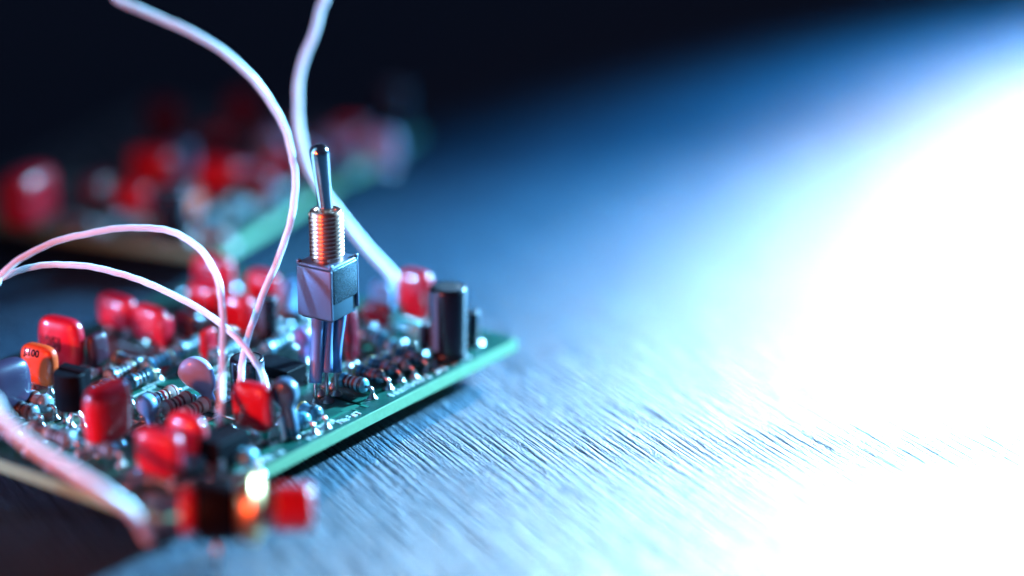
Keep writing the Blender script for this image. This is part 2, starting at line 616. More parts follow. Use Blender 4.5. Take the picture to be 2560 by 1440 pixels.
def drop_capacitor(B, bbox, color, face='L', tail=0.55, lift=0.2, thick=2.2, label=None, jit=0.0, tw=0.34):
    x0, x1, y0, y1 = bbox
    p, w, t, h = body_fit(B, bbox, face, 0.35, lift, jit)
    R = w / 2
    zc = h - R
    rings, nseg, n = [], 26, 20
    v, f = [], []
    for i in range(nseg + 1):
        u = i / nseg
        z = h * (1 - math.cos(math.pi * u)) / 2
        circ = math.sqrt(max(0.0, R * R - (z - zc) ** 2)) if z > zc - R else 0.0
        tl = (tw + 0.10 * z / h) * R
        if u < 0.04:
            tl *= 0.75 + u * 6
        k = 0.35 * R
        hh = max(k - abs(circ - tl), 0) / k
        wz = max(circ, tl) + hh * hh * k * 0.25 if z < zc else circ
        s = min(1, max(0, z / (zc + 0.15 * R)))
        s = s * s * (3 - 2 * s)
        xo = tail * R * (1 - s)
        tz = thick / 2 * min(1.0, (max(wz, 0.02) / R)) ** 0.55
        if i == nseg:
            wz, tz = 0.02, 0.02
        for kk in range(n):
            a = 2 * math.pi * kk / n
            ca, sa = math.cos(a), math.sin(a)
            v.append((xo + wz * math.copysign(abs(ca) ** 0.85, ca), tz * math.copysign(abs(sa) ** 0.85, sa), z - h / 2))
    for i in range(nseg):
        for kk in range(n):
            k2 = (kk + 1) % n
            f.append((i * n + kk, i * n + k2, (i + 1) * n + k2, (i + 1) * n + kk))
    f.append(tuple(reversed(range(n))))
    f.append(tuple(range(nseg * n, nseg * n + n)))
    o = mesh_obj('ceramic_capacitor', v, f, M[color], B.root, loc=B.loc(p), rot=(0, 0, FACE[face] + jit), label=label)
    for s in (-0.12, 0.12):
        one = MB()
        lead_path(one, (tail * R + s * R, 0, -h / 2 + 0.3), lift + 0.31, 0.2)
        one.build('lead', M['tin'], o)
    return o


def resistor(B, px, py, ang, length=5.0, r=1.0, color='resistor_blue', bands=(), gap=0.35, label=None, reach=0.9, name='resistor', at_loc=None):
    zc = ZT + r + gap
    loc = B.loc(at(px, py, zc)) if at_loc is None else Vector((at_loc[0], at_loc[1], zc))
    L = length / 2
    prof = [(0.25, -L), (0.6 * r, -L + 0.06), (0.88 * r, -L + 0.22), (r, -L + 0.55), (r, -L + 1.05), (0.84 * r, -L + 1.4),
            (0.82 * r, 0), (0.84 * r, L - 1.4), (r, L - 1.05), (r, L - 0.55), (0.88 * r, L - 0.22), (0.6 * r, L - 0.06), (0.25, L)]
    v, f = lathe(prof, 18, axis='X')
    o = mesh_obj(name, v, f, M[color], B.root, loc=loc, rot=(0, 0, ang), label=label)
    def rad(x):
        ax = L - abs(x)
        pts = [(0.22, 0.88 * r), (0.55, r), (1.05, r), (1.4, 0.84 * r), (9, 0.82 * r)]
        for (a0, r0), (a1, r1) in zip(pts, pts[1:]):
            if a0 <= ax <= a1:
                return r0 + (r1 - r0) * (ax - a0) / (a1 - a0)
        return 0.82 * r
    for (fx, col) in bands:
        x = fx * L
        hw = 0.21 * (1 if abs(fx) < 0.9 else 0.8)
        v, f = lathe([(rad(x - hw) + 0.005, x - hw), (rad(x - hw) + 0.03, x - hw + 0.02), (rad(x + hw) + 0.03, x + hw - 0.02),
                      (rad(x + hw) + 0.005, x + hw)], 18, False, False, axis='X')
        mesh_obj('colour_band', v, f, M[col], o)
    for s in (-1, 1):
        pts = [(s * (L - 0.1), 0, 0), (s * (L + reach * 0.45), 0, 0.02)]
        for k in range(1, 6):
            a = math.radians(18 * k)
            pts.append((s * (L + reach * 0.45 + reach * 0.55 * math.sin(a)), 0, -reach * 0.55 * (1 - math.cos(a))))
        pts.append((s * (L + reach), 0, -(zc - ZT)))
        one = MB()
        v, f = tube(pts, 0.24, 8)
        one.add(v, f)
        v, f = lathe([(0.75, 0), (0.5, 0.14), (0.32, 0.4), (0.25, 0.6)], 12)
        one.add(v, f, T(s * (L + reach), 0, -(zc - ZT)))
        one.build('lead', M['tin'], o)
    return o


def electrolytic(B, px, py, dia, h, label=None, print_=None, stripe_ang=0.6, lift=0.15, name='electrolytic_capacitor'):
    """px, py: middle of its top in the photograph"""
    z0 = ZT + lift
    loc = B.loc(at(px, py, z0 + h)); loc.z = z0
    r = dia / 2
    prof = [(r * 0.86, 0), (r, 0.15), (r, 0.7), (r * 0.93, 0.95), (r * 0.93, 1.1), (r, 1.35), (r, h - 0.45), (r * 0.97, h - 0.15),
            (r * 0.90, h - 0.02), (r * 0.80, h)]
    v, f = lathe(prof, 36, True, False)
    o = mesh_obj(name, v, f, M['black_sleeve'], B.root, loc=loc, label=label)
    v, f = lathe([(r * 0.82, h - 0.10), (r * 0.80, h - 0.06), (r * 0.45, h - 0.05), (r * 0.05, h - 0.055)], 36, False, True)
    mesh_obj('metal_top', v, f, M['alu'], o)
    # pale stripe: a thin curved strip on the sleeve
    a0 = stripe_ang
    v, f = [], []
    for k in range(9):
        a = a0 - 0.45 + 0.9 * k / 8
        for z in (1.45, h - 0.4):
            v.append(((r + 0.02) * math.cos(a), (r + 0.02) * math.sin(a), z))
    for k in range(8):
        f.append((2 * k, 2 * k + 2, 2 * k + 3, 2 * k + 1))
    mesh_obj('sleeve_stripe', v, f, M['grey_sleeve'], o)
    if print_:
        body, size, ang, z = print_
        tv, tf = text_mesh(body, size)
        out = []
        for (a, b, _) in tv:
            th = ang + a / r
            out.append(((r + 0.025) * math.cos(th), (r + 0.025) * math.sin(th), z + b))
        mesh_obj('printed_marking', out, tf, M['ink_pale'], o, smooth=False)
    for s in (-1, 1):
        one = MB(); lead_path(one, (s * r * 0.45, 0, 0.1), lift + 0.1, 0.2); one.build('lead', M['tin'], o)
    return o


# ---- the toggle switch standing on three sleeved leads
def toggle_switch(B):
    z_body0, hb = ZT + 10.6, 6.4
    ztop = z_body0 + hb
    # outline of the top plate in the photograph: left, front and right corners
    A, F, C = B.loc(at(744, 652, ztop)), B.loc(at(823, 674, ztop)), B.loc(at(892, 640, ztop))
    lv = (A - F).length
    lu = (C - F).length
    ang = math.atan2((C - F).y, (C - F).x)
    ctr = (A + C) / 2
    print('switch', lu, lv, math.degrees(ang), ctr)
    root = empty('toggle_switch', (ctr.x, ctr.y, z_body0), ang, B.root)
    root['label'] = 'upright metal toggle switch with threaded neck on three blue sleeved leads'
    # local: x = u (away to the right), y = v (away to the left)
    hx, hy = lu / 2, lv / 2
    v, f = rbox(lu - 0.5, lv - 0.5, 2.6, 0.25, z0=-0.55)
    mb = MB(); mb.add(v, f)
    base = mb.build('plastic_base', M['switch_plastic'], root)
    # metal case: folded sheet, deep skirt on the near face, shorter on the side
    mb = MB()
    v, f = rbox(lu, lv, 0.42, 0.2, z0=hb - 0.42); mb.add(v, f)
    v, f = rbox(0.40, lv, hb - 0.2, 0.18, z0=-0.25); mb.add(v, f, T(-hx + 0.16, 0, 0))
    v, f = rbox(0.40, lv, hb - 0.2, 0.18, z0=0.0); mb.add(v, f, T(hx - 0.16, 0, 0))
    case = mb.build('metal_case', M['satin'], root)
    v, f = rbox(lu - 0.75, 0.35, hb - 2.1, 0.15, z0=1.75)
    side = MB(); side.add(v, f, T(0.05, -hy + 0.12, 0)); side.build('side_plate', M['side_steel'], root)
    v, f = rbox(lu - 0.75, 0.35, hb - 2.1, 0.15, z0=1.75)
    side = MB(); side.add(v, f, T(0.05, hy - 0.12, 0)); side.build('side_plate', M['side_steel'], root)
    # small folded tabs at the corners of the top
    for sx, sy in ((-1, 1), (-1, -1), (1, -1), (1, 1)):
        v, f = rbox(0.55, 0.5, 0.55, 0.15, z0=hb - 0.25)
        t = MB(); t.add(v, f, T(sx * (hx - 0.25), sy * (hy - 0.2), 0)); t.build('folded_tab', M['satin'], root)
    # threaded bushing: a true helix
    R0, pitch, turns, n = 2.08, 0.50, 11, 40
    v, f = [], []
    steps = turns * n
    prof = [(R0 - 0.24, 0.0), (R0 - 0.04, 0.17), (R0, 0.25), (R0 - 0.04, 0.33)]
    hb2 = 5.6
    for i in range(steps + 1):
        a = 2 * math.pi * i / n
        for (r, dz) in prof:
            v.append((r * math.cos(a), r * math.sin(a), hb + 0.05 + pitch * i / n + dz * pitch / 0.5))
    for i in range(steps):
        for k in range(3):
            f.append((i * 4 + k, (i + 1) * 4 + k, (i + 1) * 4 + k + 1, i * 4 + k + 1))
        if i + n <= steps:
            f.append((i * 4 + 3, (i + 1) * 4 + 3, (i + 1 + n) * 4, (i + n) * 4) if i + 1 + n <= steps else
                     (i * 4 + 3, (i + 1) * 4 + 3, steps * 4, (i + n) * 4))
    mb = MB(); mb.add(v, f)
    vv, ff = lathe([(R0 - 0.2, hb - 0.05), (R0 - 0.2, hb + 5.9), (R0 - 0.36, hb + 6.08), (R0 - 0.72, hb + 6.08), (R0 - 0.80, hb + 5.85), (R0 - 0.9, hb + 4.8)], 40, False, True)
    mb.add(vv, ff)
    bush = mb.build('threaded_bushing', M['thread'], root)
    # lever: tapered bat handle, leaning
    prof = [(0.80, -1.5), (0.84, 0), (0.92, 2.4), (1.04, 5.2), (1.13, 7.4)]
    for k in range(1, 8):
        a = math.radians(90 * k / 7)
        prof.append((1.13 * math.cos(a) + 0.005, 7.4 + 1.13 * math.sin(a)))
    v, f = lathe(prof, 32)
    lev = MB(); lev.add(v, f)
    o = lev.build('lever', M['chrome'], root, loc=(0, 0, hb + 5.6))
    wr = B.ang + ang
    # lean: mostly towards the left of the photograph (world -x)
    lean = Matrix.Rotation(-wr, 3, 'Z') @ Vector((-1, -0.1, 0))
    axis = Vector((0, 0, 1)).cross(lean)
    o.rotation_euler = Matrix.Rotation(math.radians(4.2), 3, axis).to_euler()
    # sleeved leads
    feet = [(789, 1003, 772, 955, 793), (820, 1002, 806, 938, 795), (842, 985, 842, 928, 780)]
    for (fx, fy, tx, sy, ty) in feet:
        foot = at(fx, fy, ZT)
        pl = B.loc(foot)
    Rw = Matrix.Rotation(-ang, 3, 'Z')
    for i, (fx, fy, tx, zlow) in enumerate(((789, 1006, 780, 2.2), (818, 1000, 812, 2.8), (840, 986, 846, 2.6))):
        p = B.loc(at(fx, fy, ZT))
        foot = Rw @ Vector((p.x - ctr.x, p.y - ctr.y, ZT - z_body0))
        topx = (-hx + 1.1, 0.0, hx - 1.1)[i]
        top = Vector((topx, (0.35, 0.0, -0.6)[i], 0.2))
        mid = foot.lerp(top, 0.5) + Vector((0.25 * (1 - i), 0.2, 0))
        path = catmull([foot, foot + Vector((0, 0, 1.6)), mid, top], 8)
        one = MB(); v, f = tube(path, 0.24, 8); one.add(v, f)
        v, f = lathe([(0.85, 0), (0.6, 0.14), (0.36, 0.4), (0.25, 0.7)], 12); one.add(v, f, T(*foot))
        one.build('lead', M['tin'], root)
        sl = [q for q in path if q.z > foot.z + zlow] 
        one = MB(); v, f = tube(sl, 0.74, 16, rfun=lambda u: 1.0 + 0.05 * math.sin(7 * u + i)); one.add(v, f)
        one.build('insulating_sleeve', M['sleeve'], root)
    return root


toggle_switch(near)

# ---- film capacitors of the near board
B = near
o, d = capacitor(B, (576, 692, 946, 1084), 'L', 'red', 0.46, 1.2, jit=0.14, label='glossy red square capacitor in front of the two grey teardrop ones', skirt='green_bead')
capacitor(B, (332, 466, 1062, 1202), 'L', 'red', 0.42, 1.0, jit=0.08, label='red capacitor nearest the front corner of the board')
capacitor(B, (405, 530, 1016, 1162), 'L', 'red', 0.50, 0.8, n=2.6, m=2.3, label='round-topped red capacitor beside the black block')
capacitor(B, (206, 334, 940, 1120), 'R', 'red', 0.48, 1.0, label='tall red capacitor with dark wide side between transistor and front corner', n=4.2)
o, d = capacitor(B, (92, 217, 782, 928), 'L', 'red', 0.40, 0.8, jit=0.16, label='large red capacitor printed 105J')
cap_print(o, d, '105J', 2.0, -0.95, 0.25)
o, d = capacitor(B, (48, 152, 852, 970), 'L', 'orange', 0.45, 0.8, jit=0.12, label='small orange capacitor printed J.100')
cap_print(o, d, 'J.100', 1.2, -0.35, 1.75)
capacitor(B, (214, 272, 826, 925), 'R', 'brown', 0.55, 0.8, label='dark brown capacitor behind the large red one printed 105J')
capacitor(B, (-62, 76, 888, 1048), 'R', 'dark_slate', 0.45, 0.9, label='dark capacitor cut by the picture edge', n=4.2, skirt='green_bead')
capacitor(B, (238, 350, 728, 828), 'L', 'red', 0.42, 0.6, label='first red capacitor of the row at the back edge')
capacitor(B, (325, 428, 755, 862), 'L', 'red', 0.42, 0.6, label='second red capacitor of the row at the back edge')
capacitor(B, (396, 436, 788, 874), 'R', 'red', 0.42, 0.6, label='thin red capacitor ending the row at the back edge')
capacitor(B, (475, 594, 626, 748), 'L', 'red', 0.45, 0.8, label='tallest red capacitor at the back corner of the board')
capacitor(B, (464, 562, 700, 795), 'L', 'red', 0.45, 0.6, label='red capacitor below the tallest one at the back')
capacitor(B, (546, 642, 726, 832), 'L', 'red', 0.5, 0.6, label='red capacitor crossed by two white wires')
capacitor(B, (610, 706, 668, 775), 'L', 'red', 0.55, 0.8, label='red capacitor behind the toggle switch wire')
capacitor(B, (497, 546, 815, 900), 'R', 'red', 0.55, 0.6, label='slim red capacitor behind the lavender teardrop one')
capacitor(B, (990, 1088, 666, 805), 'L', 'red', 0.45, 0.8, label='tall red capacitor beside the black can at the right corner')
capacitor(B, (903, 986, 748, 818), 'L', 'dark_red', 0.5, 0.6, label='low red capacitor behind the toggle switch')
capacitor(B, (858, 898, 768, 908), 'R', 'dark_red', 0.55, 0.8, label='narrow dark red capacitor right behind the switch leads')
capacitor(B, (975, 1072, 788, 862), 'L', 'pale_green', 0.5, 0.5, n=2.8, m=2.2, label='pale green rounded capacitor in front of the black can')

capacitor(B, (702, 748, 690, 800), 'R', 'pale_blue', 0.5, 0.6, label='pale blue upright capacitor behind the toggle switch')
capacitor(B, (432, 502, 772, 852), 'L', 'brown', 0.5, 0.5, label='dark brown capacitor between the back row and the slim red one')
capacitor(B, (925, 990, 700, 770), 'L', 'pale_blue', 0.5, 0.6, label='pale blue capacitor under the blurred wire end')
capacitor(B, (1046, 1086, 800, 880), 'R', 'brown', 0.5, 0.6, label='dark brown capacitor beside the tall black can')
# ---- teardrop capacitors
drop_capacitor(B, (446, 534, 888, 1012), 'grey_blue', tail=0.72, jit=0.5, label='lavender grey teardrop capacitor beside the upright white wire')
drop_capacitor(B, (676, 748, 940, 1092), 'slate_blue', tail=0.5, jit=0.3, label='slate blue teardrop capacitor behind the glossy red square one', thick=2.6, tw=0.47)
drop_capacitor(B, (338, 394, 982, 1060), 'pale_blue', tail=0.4, jit=0.3, label='small pale blue teardrop capacitor')
drop_capacitor(B, (735, 778, 815, 905), 'violet', tail=0.3, label='small violet capacitor behind the switch leads')
p0, p1 = B.loc(at(711, 1103, ZT)), B.loc(at(700, 1035, ZT + 3.2))
v, f = tube(catmull([p0, p0.lerp(p1, 0.5) + Vector((0.1, 0.1, 0.1)), p1], 6), 0.36, 10)
mesh_obj('jumper_lead', v, f, M['alu'], B.root, label='short pale bare lead in front of the slate teardrop capacitor')

# ---- electrolytic capacitors
electrolytic(B, 617, 893, 4.1, 5.6, 'black electrolytic capacitor printed \u00b5F with silver top', ('\u00b5F', 1.25, -math.radians(90) - B.ang - 0.32, 3.3), -math.radians(90) - B.ang + 1.05)
electrolytic(B, 1120, 716, 4.6, 9.4, 'tall black electrolytic can at the right corner of the board', None, -B.ang - 2.6)
electrolytic(B, 668, 742, 2.4, 6.2, 'slim black can behind the sloping wire', None, -B.ang - 2.4)
electrolytic(B, 1181, 778, 1.7, 4.6, 'thin black can at the right corner of the board', None, -B.ang - 2.6)


# ---- transistor, integrated circuits
def transistor(B, px, py, label, rz=0.0):
    """px, py: middle of the body's underside"""
    z0 = ZT + 2.3
    loc = B.loc(at(px, py, z0)); loc.z = z0
    h, r, flat = 4.5, 1.95, 0.8
    prof = []
    a0 = math.acos(-flat / r) if flat < r else 0
    n = 18
    for k in range(n + 1):
        a = math.radians(180 + 0) - math.radians(25) + math.radians(230) * k / n
        prof.append((r * math.cos(a), r * math.sin(a)))
    # flat side at +y
    prof = [(x, min(y, flat)) for x, y in prof]
    prof.append((r * math.cos(math.radians(25)), flat)); prof.append((-r * math.cos(math.radians(25)), flat))
    def ring(s, z):
        return [(x * s, y * s, z) for x, y in prof]
    rings = [ring(0.93, 0), ring(1.0, 0.18), ring(1.0, h - 0.12), ring(0.95, h)]
    v = [p for r_ in rings for p in r_]
    m = len(prof)
    f = []
    for i in range(3):
        for k in range(m):
            k2 = (k + 1) % m
            f.append((i * m + k, i * m + k2, (i + 1) * m + k2, (i + 1) * m + k))
    f.append(tuple(reversed(range(m)))); f.append(tuple(range(3 * m, 4 * m)))
    mb = MB(); mb.add(v, f)
    vv, ff = rbox(2 * r * 0.98, 1.0, h + 0.25, 0.1, z0=0.0); mb.add(vv, ff, T(0, flat + 0.15, 0))
    o = mb.build('transistor', M['black'], B.root, loc=loc, rot=(0, 0, FACE['L'] + rz), smooth=False, label=label)
    for k, x in enumerate((-1.27, 0.0, 1.27)):
        one = MB()
        pts = catmull([(x * 0.6, 0.1, 0.2), (x * 0.6, 0.1, -0.4), (x, 0.1 - 0.5 * (k == 1), -1.3), (x, 0.1 - 0.5 * (k == 1), -2.3)], 5)
        v, f = tube(pts, 0.25, 6); one.add(v, f)
        v, f = lathe([(0.75, 0), (0.5, 0.14), (0.32, 0.4), (0.25, 0.6)], 12); one.add(v, f, T(x, 0.1 - 0.5 * (k == 1), -2.3))
        one.build('lead', M['tin'], o)
    return o


transistor(B, 180, 1018, 'black transistor on three leads between orange and tall red capacitors', 0.08)


def chip(B, px, py, lx, ly, h, pins, label, rz=0.0, name='integrated_circuit', lift=0.6):
    z0 = ZT + lift
    loc = B.loc(at(px, py, z0 + h)); loc.z = z0
    v, f = rbox(lx, ly, h, 0.18, z0=0)
    o = mesh_obj(name, v, f, M['black'], B.root, loc=loc, rot=(0, 0, rz), smooth=False, label=label)
    for k in range(pins):
        x = (k - (pins - 1) / 2) * (lx - 0.6) / max(1, pins - 1) if pins > 1 else 0
        for s in (-1, 1):
            one = MB()
            vv, ff = box(x - 0.3, x + 0.3, s * (ly / 2 + 0.15) - 0.13, s * (ly / 2 + 0.15) + 0.13, -lift, h * 0.45); one.add(vv, ff)
            vv, ff = box(x - 0.3, x + 0.3, s * (ly / 2 - 0.1) - 0.2, s * (ly / 2 - 0.1) + 0.2, h * 0.3, h * 0.44); one.add(vv, ff)
            one.build('pin', M['tin'], o, smooth=False)
    return o


chip(B, 556, 1082, 5.4, 3.6, 3.6, 2, 'black block with a white wire standing on it', name='terminal_block')
chip(B, 694, 906, 6.2, 3.8, 2.2, 4, 'low black chip behind the electrolytic capacitor', rz=math.radians(90))

# ---- resistors; the bands run along the body
U_, V_ = 0.0, math.pi / 2
stripes = ((-0.74, 'band_red'), (-0.36, 'band_dark'), (-0.05, 'band_red'), (0.26, 'band_brown'), (0.76, 'band_red'))
stripes2 = ((-0.72, 'band_dark'), (-0.3, 'band_brown'), (0.0, 'band_dark'), (0.3, 'band_dark'), (0.74, 'band_gold'))
resistor(B, 405, 992, U_, 4.6, 0.95, 'resistor_beige', stripes, label='first pale striped resistor behind the round-topped red capacitor')
resistor(B, 441, 1008, U_, 4.6, 0.95, 'resistor_beige', stripes, label='middle pale striped resistor of three behind the round-topped red capacitor')
resistor(B, 486, 1022, U_, 4.6, 0.95, 'resistor_beige', stripes, label='third pale striped resistor near the upright white wire')
resistor(B, 880, 956, V_, 4.4, 0.95, 'resistor_blue', stripes2, label='banded teal resistor beside the switch leads')
resistor(B, 922, 934, V_, 4.4, 0.9, 'resistor_slate', stripes2, label='dark resistor behind the banded teal one')
resistor(B, 952, 915, V_, 4.4, 0.9, 'resistor_slate', stripes2, label='third dark resistor along the right edge')
resistor(B, 772, 1030, V_, 3.4, 1.0, 'resistor_slate', ((-0.45, 'band_dark'), (0.6, 'band_gold')), label='slate resistor at the foot of the switch')
resistor(B, 742, 1046, V_, 3.4, 0.95, 'resistor_blue', ((0.5, 'band_dark'),), label='teal resistor half behind the slate teardrop capacitor')
resistor(B, 96, 1004, V_, 3.6, 1.15, 'resistor_grey', ((-0.4, 'band_dark'), (0.3, 'band_brown')), label='grey resistor between dark capacitor and transistor')
resistor(B, 62, 1026, V_, 3.6, 1.0, 'resistor_grey', stripes2, label='grey resistor under the dark capacitor')
resistor(B, 148, 1092, V_, 4.2, 1.05, 'resistor_grey', stripes2, label='front grey resistor below the transistor')
resistor(B, 108, 1078, V_, 4.2, 1.0, 'resistor_grey', stripes2, label='rear grey resistor below the transistor')
resistor(B, 606, 1142, V_, 3.4, 1.15, 'resistor_blue', ((-0.3, 'band_dark'),), label='teal diode in front of the black block', name='diode')
resistor(B, 395, 905, U_, 5.0, 1.0, 'resistor_blue', stripes2, label='teal resistor in the middle of the board')
resistor(B, 318, 905, V_, 4.4, 1.0, 'resistor_slate', stripes2)
resistor(B, 690, 862, U_, 5.0, 1.0, 'resistor_blue', stripes2)
resistor(B, 722, 842, U_, 5.0, 1.0, 'resistor_blue', stripes2)
resistor(B, 470, 866, U_, 4.6, 1.0, 'resistor_blue', stripes2)
resistor(B, 935, 842, V_, 4.6, 1.1, 'resistor_blue', stripes2)
resistor(B, 1018, 890, V_, 4.4, 0.9, 'resistor_slate', stripes2)
resistor(B, 985, 905, V_, 4.4, 0.9, 'resistor_grey', stripes2)
resistor(B, 880, 800, U_, 4.6, 1.0, 'resistor_grey', stripes2)
resistor(B, 800, 850, U_, 4.6, 1.0, 'resistor_blue', stripes2)
resistor(B, 730, 790, V_, 4.6, 1.0, 'resistor_grey', stripes2)
resistor(B, 655, 810, V_, 4.6, 1.0, 'resistor_grey', stripes2)
resistor(B, 560, 880, U_, 4.6, 1.0, 'resistor_blue', stripes2)
resistor(B, 610, 850, U_, 4.6, 1.0, 'resistor_grey', stripes2)
resistor(B, 300, 930, U_, 4.6, 0.95, 'resistor_grey', stripes2)
resistor(B, 350, 945, U_, 4.6, 0.95, 'resistor_slate', stripes2)
resistor(B, 1000, 870, V_, 4.4, 0.9, 'resistor_blue', stripes2)
resistor(B, 255, 1120, V_, 4.0, 0.95, 'resistor_grey', stripes2)
resistor(B, 480, 1150, V_, 4.0, 1.0, 'resistor_blue', stripes2)
resistor(B, 20, 1085, V_, 4.2, 1.0, 'resistor_blue', stripes2)
resistor(B, 250, 975, U_, 4.6, 1.0, 'resistor_slate', stripes2)


# ---- traces, pads and white print on the near board
def board_dressing(B, seed, lam, n_tr=46, n_pad=90, glyph_rows=()):
    rnd = random.Random(seed)
    mb = MB()
    for k in range(n_tr):
        x, y = rnd.uniform(2, B.lu - 8), rnd.uniform(2.5, B.lv - 3)
        w = rnd.choice((0.35, 0.45, 0.7))
        for s in range(rnd.randint(2, 4)):
            if rnd.random() < 0.5:
                L = rnd.uniform(3, 12) * rnd.choice((-1, 1))
                x2 = min(max(x + L, 1.2), B.lu - 1.2)
                v, f = box(min(x, x2) - w / 2, max(x, x2) + w / 2, y - w / 2, y + w / 2, ZT - 0.02, ZT + 0.035 + 0.0007 * k)
                x = x2
            else:
                L = rnd.uniform(3, 10) * rnd.choice((-1, 1))
                y2 = min(max(y + L, 1.6), B.lv - 1.2)
                v, f = box(x - w / 2, x + w / 2, min(y, y2) - w / 2, max(y, y2) + w / 2, ZT - 0.02, ZT + 0.036 + 0.0007 * k)
                y = y2
            mb.add(v, f)
    o = mb.build('copper_traces', M['trace'], B.root, smooth=False); o['kind'] = 'stuff'
    mb = MB()
    for k in range(n_pad):
        x, y = rnd.uniform(1.5, B.lu - 1.5), rnd.uniform(2.2, B.lv - 1.5)
        v, f = lathe([(0.8, 0.0), (0.74, 0.10), (0.45, 0.26 + rnd.random() * 0.3), (0.12, 0.42 + rnd.random() * 0.4)], 10)
        mb.add(v, f, T(x, y, ZT + 0.03))
    o = mb.build('solder_joints', M['solder'], B.root); o['kind'] = 'stuff'
    mb = MB()
    # white print: outlines round components and rows of small marks along the edge
    for k in range(26):
        x, y = rnd.uniform(3, B.lu - 10), rnd.uniform(3.5, B.lv - 8)
        a, b = rnd.uniform(4, 9), rnd.uniform(2.5, 5)
        for (x0, x1, y0, y1) in ((x, x + a, y, y + .16), (x, x + a, y + b, y + b + .16), (x, x + .16, y + .17, y + b - .01), (x + a - .16, x + a, y + .17, y + b - .01)):
            v, f = box(x0, x1, y0, y1, ZT - 0.01, ZT + 0.075 + 0.0005 * k); mb.add(v, f)
    for (x0, x1, y0, hgt) in glyph_rows:
        x = x0
        while x < x1:
            wg = rnd.uniform(0.45, 0.75) * hgt
            for s in range(rnd.randint(2, 4)):
                if rnd.random() < 0.55:
                    xx = x + rnd.choice((0, wg * 0.5, wg)) * 0.9
                    v, f = box(xx, xx + 0.15, y0, y0 + hgt * rnd.choice((1, 1, 0.6)), ZT - 0.01, ZT + 0.070 + rnd.random() * 0.02)
                else:
                    yy = y0 + rnd.choice((0, 0.5, 1)) * hgt * 0.9
                    v, f = box(x, x + wg, yy, yy + 0.15, ZT - 0.01, ZT + 0.070 + rnd.random() * 0.02)
                mb.add(v, f)
            x += wg + 0.32 + (0.7 if rnd.random() < 0.16 else 0)
    o = mb.build('white_print', M['silk'], B.root, smooth=False); o['kind'] = 'stuff'


board_dressing(near, 5, near_lam, glyph_rows=((9.5, 20.5, 0.75, 0.95), (24.5, 34.0, 0.7, 0.85), (24.5, 30.0, 1.8, 0.7), (40, 56, 0.9, 1.0)))

# ------------------------------------------------------------------ the board behind
f0 = at(548, 632, ZT)
f1 = at(1052, 325, ZT)
far = Board(f0, math.atan2(f1.y - f0.y, f1.x - f0.x), (f1 - f0).length, 52.0,
            'blurred circuit board behind, with dim red capacitors')
far_lam = laminate(far)
board_dressing(far, 11, far_lam, 30, 110)
B = far
capacitor(B, (4, 138, 408, 572), 'R', 'red', 0.55, 0.8, m=4.0, label='tall red capacitor with bright side at the left of the blurred board', n=5.5)
capacitor(B, (320, 445, 362, 480), 'L', 'red', 0.45, 0.8, label='dim red capacitor on the blurred board')
capacitor(B, (485, 610, 388, 498), 'L', 'red', 0.45, 0.8, label='brightest red capacitor in the middle of the blurred board')
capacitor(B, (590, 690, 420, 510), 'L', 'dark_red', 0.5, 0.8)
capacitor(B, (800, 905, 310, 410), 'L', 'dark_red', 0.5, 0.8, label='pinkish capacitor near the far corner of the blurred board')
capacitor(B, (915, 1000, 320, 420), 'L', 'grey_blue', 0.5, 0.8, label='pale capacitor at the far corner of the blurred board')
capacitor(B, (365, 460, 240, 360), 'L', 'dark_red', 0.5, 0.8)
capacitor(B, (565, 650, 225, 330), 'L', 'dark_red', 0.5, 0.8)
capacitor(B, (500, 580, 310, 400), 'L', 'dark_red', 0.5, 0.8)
drop_capacitor(B, (640, 720, 320, 430), 'pale_blue', tail=0.5)
drop_capacitor(B, (725, 800, 360, 450), 'grey_blue', tail=0.5)
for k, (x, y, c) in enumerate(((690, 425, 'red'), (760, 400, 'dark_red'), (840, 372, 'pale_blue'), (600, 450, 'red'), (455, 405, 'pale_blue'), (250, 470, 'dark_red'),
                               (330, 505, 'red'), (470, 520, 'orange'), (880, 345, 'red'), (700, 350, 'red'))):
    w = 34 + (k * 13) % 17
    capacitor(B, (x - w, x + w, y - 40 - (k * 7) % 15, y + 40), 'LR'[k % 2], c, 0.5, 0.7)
electrolytic(B, 985, 215, 4.6, 9.0)
electrolytic(B, 430, 470, 4.6, 8.0)
for (x, y, a, c) in ((200, 560, V_, 'resistor_grey'), (300, 540, U_, 'resistor_blue'), (420, 560, V_, 'resistor_grey'), (520, 540, U_, 'resistor_blue'),
                     (600, 520, U_, 'resistor_blue'), (360, 500, V_, 'resistor_grey'), (530, 590, V_, 'resistor_beige'), (700, 480, U_, 'resistor_blue'),
                     (260, 500, V_, 'resistor_slate'), (780, 420, U_, 'resistor_blue'), (860, 400, U_, 'resistor_grey')):
    resistor(B, x, y, a, 5.0, 1.0, c, stripes2)


# ------------------------------------------------------------------ white wires
def wire(pts, r, label, before=()):
    """pts: seen stretch (pixel, pixel, depth); before: the stretch outside the picture, in world mm"""
    path = catmull([Vector(p) for p in before] + [at_d(*p) for p in pts], 14)
    rnd = random.Random(len(label))
    ph = [rnd.uniform(0, 6.28) for _ in range(6)]
    path = [p + Vector((math.sin(i * 0.33 + ph[0]) + 0.6 * math.sin(i * 0.81 + ph[1]), 0.7 * math.sin(i * 0.4 + ph[2]),
                        math.sin(i * 0.29 + ph[3]) + 0.6 * math.sin(i * 0.9 + ph[4]))) * 0.028 for i, p in enumerate(path)]
    v, f = tube(path, r, 14, rfun=lambda u: 1 + 0.012 * math.sin(u * 90 + ph[5]))
    o = mesh_obj('insulated_wire', v, f, M['wire'])
    tag(o, label, 'wire', 'white insulated wires')
    return o


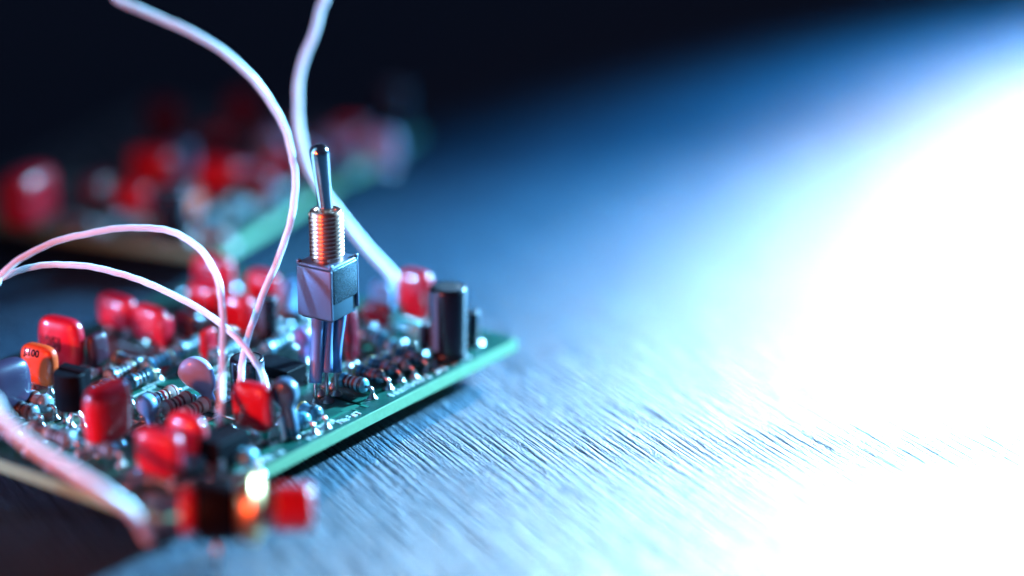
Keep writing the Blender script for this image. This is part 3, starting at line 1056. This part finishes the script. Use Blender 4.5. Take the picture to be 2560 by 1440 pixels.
wire([(215, -45, 252), (300, 2, 253), (400, 45, 255), (480, 82, 256), (560, 130, 258), (640, 205, 261), (700, 295, 264), (729, 380, 266), (738, 460, 268), (728, 545, 269),
      (700, 635, 270), (662, 725, 270), (634, 800, 270), (614, 865, 270), (604, 920, 269.5), (601, 975, 269), (600, 1030, 268)],
     0.43, 'white wire sweeping from the top edge down behind the red square capacitor',
     ((-172, 236, 0.6), (-150, 238, 8), (-130, 241, 34), (-103, 244, 57), (-72, 247, 62)))
wire([(812, -40, 296), (802, 20, 296), (785, 85, 296), (757, 155, 297), (746, 215, 297), (746, 290, 298), (756, 365, 298), (778, 430, 299), (815, 490, 300), (860, 548, 301),
      (905, 605, 302), (950, 655, 303), (995, 705, 304), (1030, 760, 304), (1045, 830, 303)],
     0.48, 'blurred white wire passing behind the toggle lever',
     ((-42, 575, 0.7), (-41, 545, 16), (-38, 480, 62), (-35, 400, 92), (-30, 335, 86), (-26, 300, 62)))
wire([(-60, 735, 268), (0, 690, 268), (60, 641, 269), (150, 601, 270), (250, 578, 270), (340, 569, 270), (420, 577, 270), (480, 606, 269), (522, 652, 268), (546, 705, 267),
      (556, 770, 266), (557, 850, 264), (555, 930, 262), (552, 1000, 260), (550, 1062, 258), (549, 1085, 257)],
     0.41, 'white wire arching over the board and standing in the black block',
     ((-122, 244, 0.6), (-104, 246, 3), (-84, 249, 11)))
wire([(-60, 722, 270), (0, 697, 270), (60, 672, 271), (130, 662, 272), (210, 665, 272), (300, 684, 272), (380, 713, 271), (460, 751, 270), (530, 793, 270), (590, 843, 269),
      (630, 892, 268), (655, 935, 267), (670, 985, 266), (678, 1040, 265)],
     0.39, 'lower white wire sloping down to the red square capacitor',
     ((-124, 252, 0.6), (-106, 252, 3), (-84, 252, 12)))
wire([(-60, 985, 240), (0, 1040, 240), (50, 1090, 239), (110, 1135, 238), (180, 1178, 237), (250, 1222, 236), (306, 1260, 237), (342, 1294, 238), (358, 1328, 240), (372, 1352, 241)],
     0.58, 'thick blurred white wire crossing the front corner to the push button',
     ((-126, 226, 0.8), (-108, 225, 3), (-86, 223, 12), (-68, 222, 18)))

# ------------------------------------------------------------------ the push button switch hanging on its wire in front
pb_c = at_d(560, 1275, 242)
pb = empty('push_button_switch', (pb_c.x, pb_c.y, pb_c.z), math.radians(4))
tag(pb, 'blurred push button switch with red cap in front of the board corner', 'switch')
v, f = lathe([(2.4, -2.95), (3.1, -2.85), (3.35, -2.5), (3.35, 1.1), (3.2, 1.42), (2.4, 1.46)], 40, axis='X'); mesh_obj('housing', v, f, M['black'], pb)
v, f = lathe([(2.1, -4.5), (2.6, -4.3), (2.6, -3.1), (2.2, -2.9)], 28, axis='X'); mesh_obj('red_collar', v, f, M['cap_red'], pb)
v, f = lathe([(2.6, 1.47), (3.2, 1.5), (3.78, 3.0), (3.82, 3.15), (3.7, 3.3), (3.0, 4.1)], 36, axis='X'); mesh_obj('ring_nut', v, f, M['red_lit_nut_metal'], pb)
prof = []
for k in range(5):
    x = 4.05 + k * 0.3
    prof += [(2.2, x), (2.42, x + 0.15)]
prof.append((2.2, 5.6))
v, f = lathe(prof, 28, axis='X'); mesh_obj('threaded_bushing', v, f, M['thread'], pb)
prof = [(2.0, 5.5), (2.55, 5.6)]
for k in range(7):
    x = 5.9 + k * 0.42
    prof += [(2.62, x), (2.48, x + 0.21)]
prof += [(2.6, 8.9), (2.35, 9.3), (0.6, 9.45)]
v, f = lathe(prof, 32, axis='X'); mesh_obj('button_cap', v, f, M['cap_red'], pb)
for k, (y, z, L) in enumerate(((-1.2, 0.9, 3.4), (1.2, 0.4, 3.4), (0.0, -1.6, 4.4))):
    v, f = rbox(L, 0.45, 1.3, 0.1)
    mb = MB(); mb.add(v, f, T(-4.3 - L / 2, y, z)); mb.build('solder_lug', M['tin'], pb)
for y in (-1.8, 1.8):
    v, f = tube([(-0.75, y, -2.9), (-0.75, y, -4.5), (-0.9, y, -pb_c.z + 0.02)], 0.35, 10)
    mesh_obj('mounting_pin', v, f, M['tin'], pb)
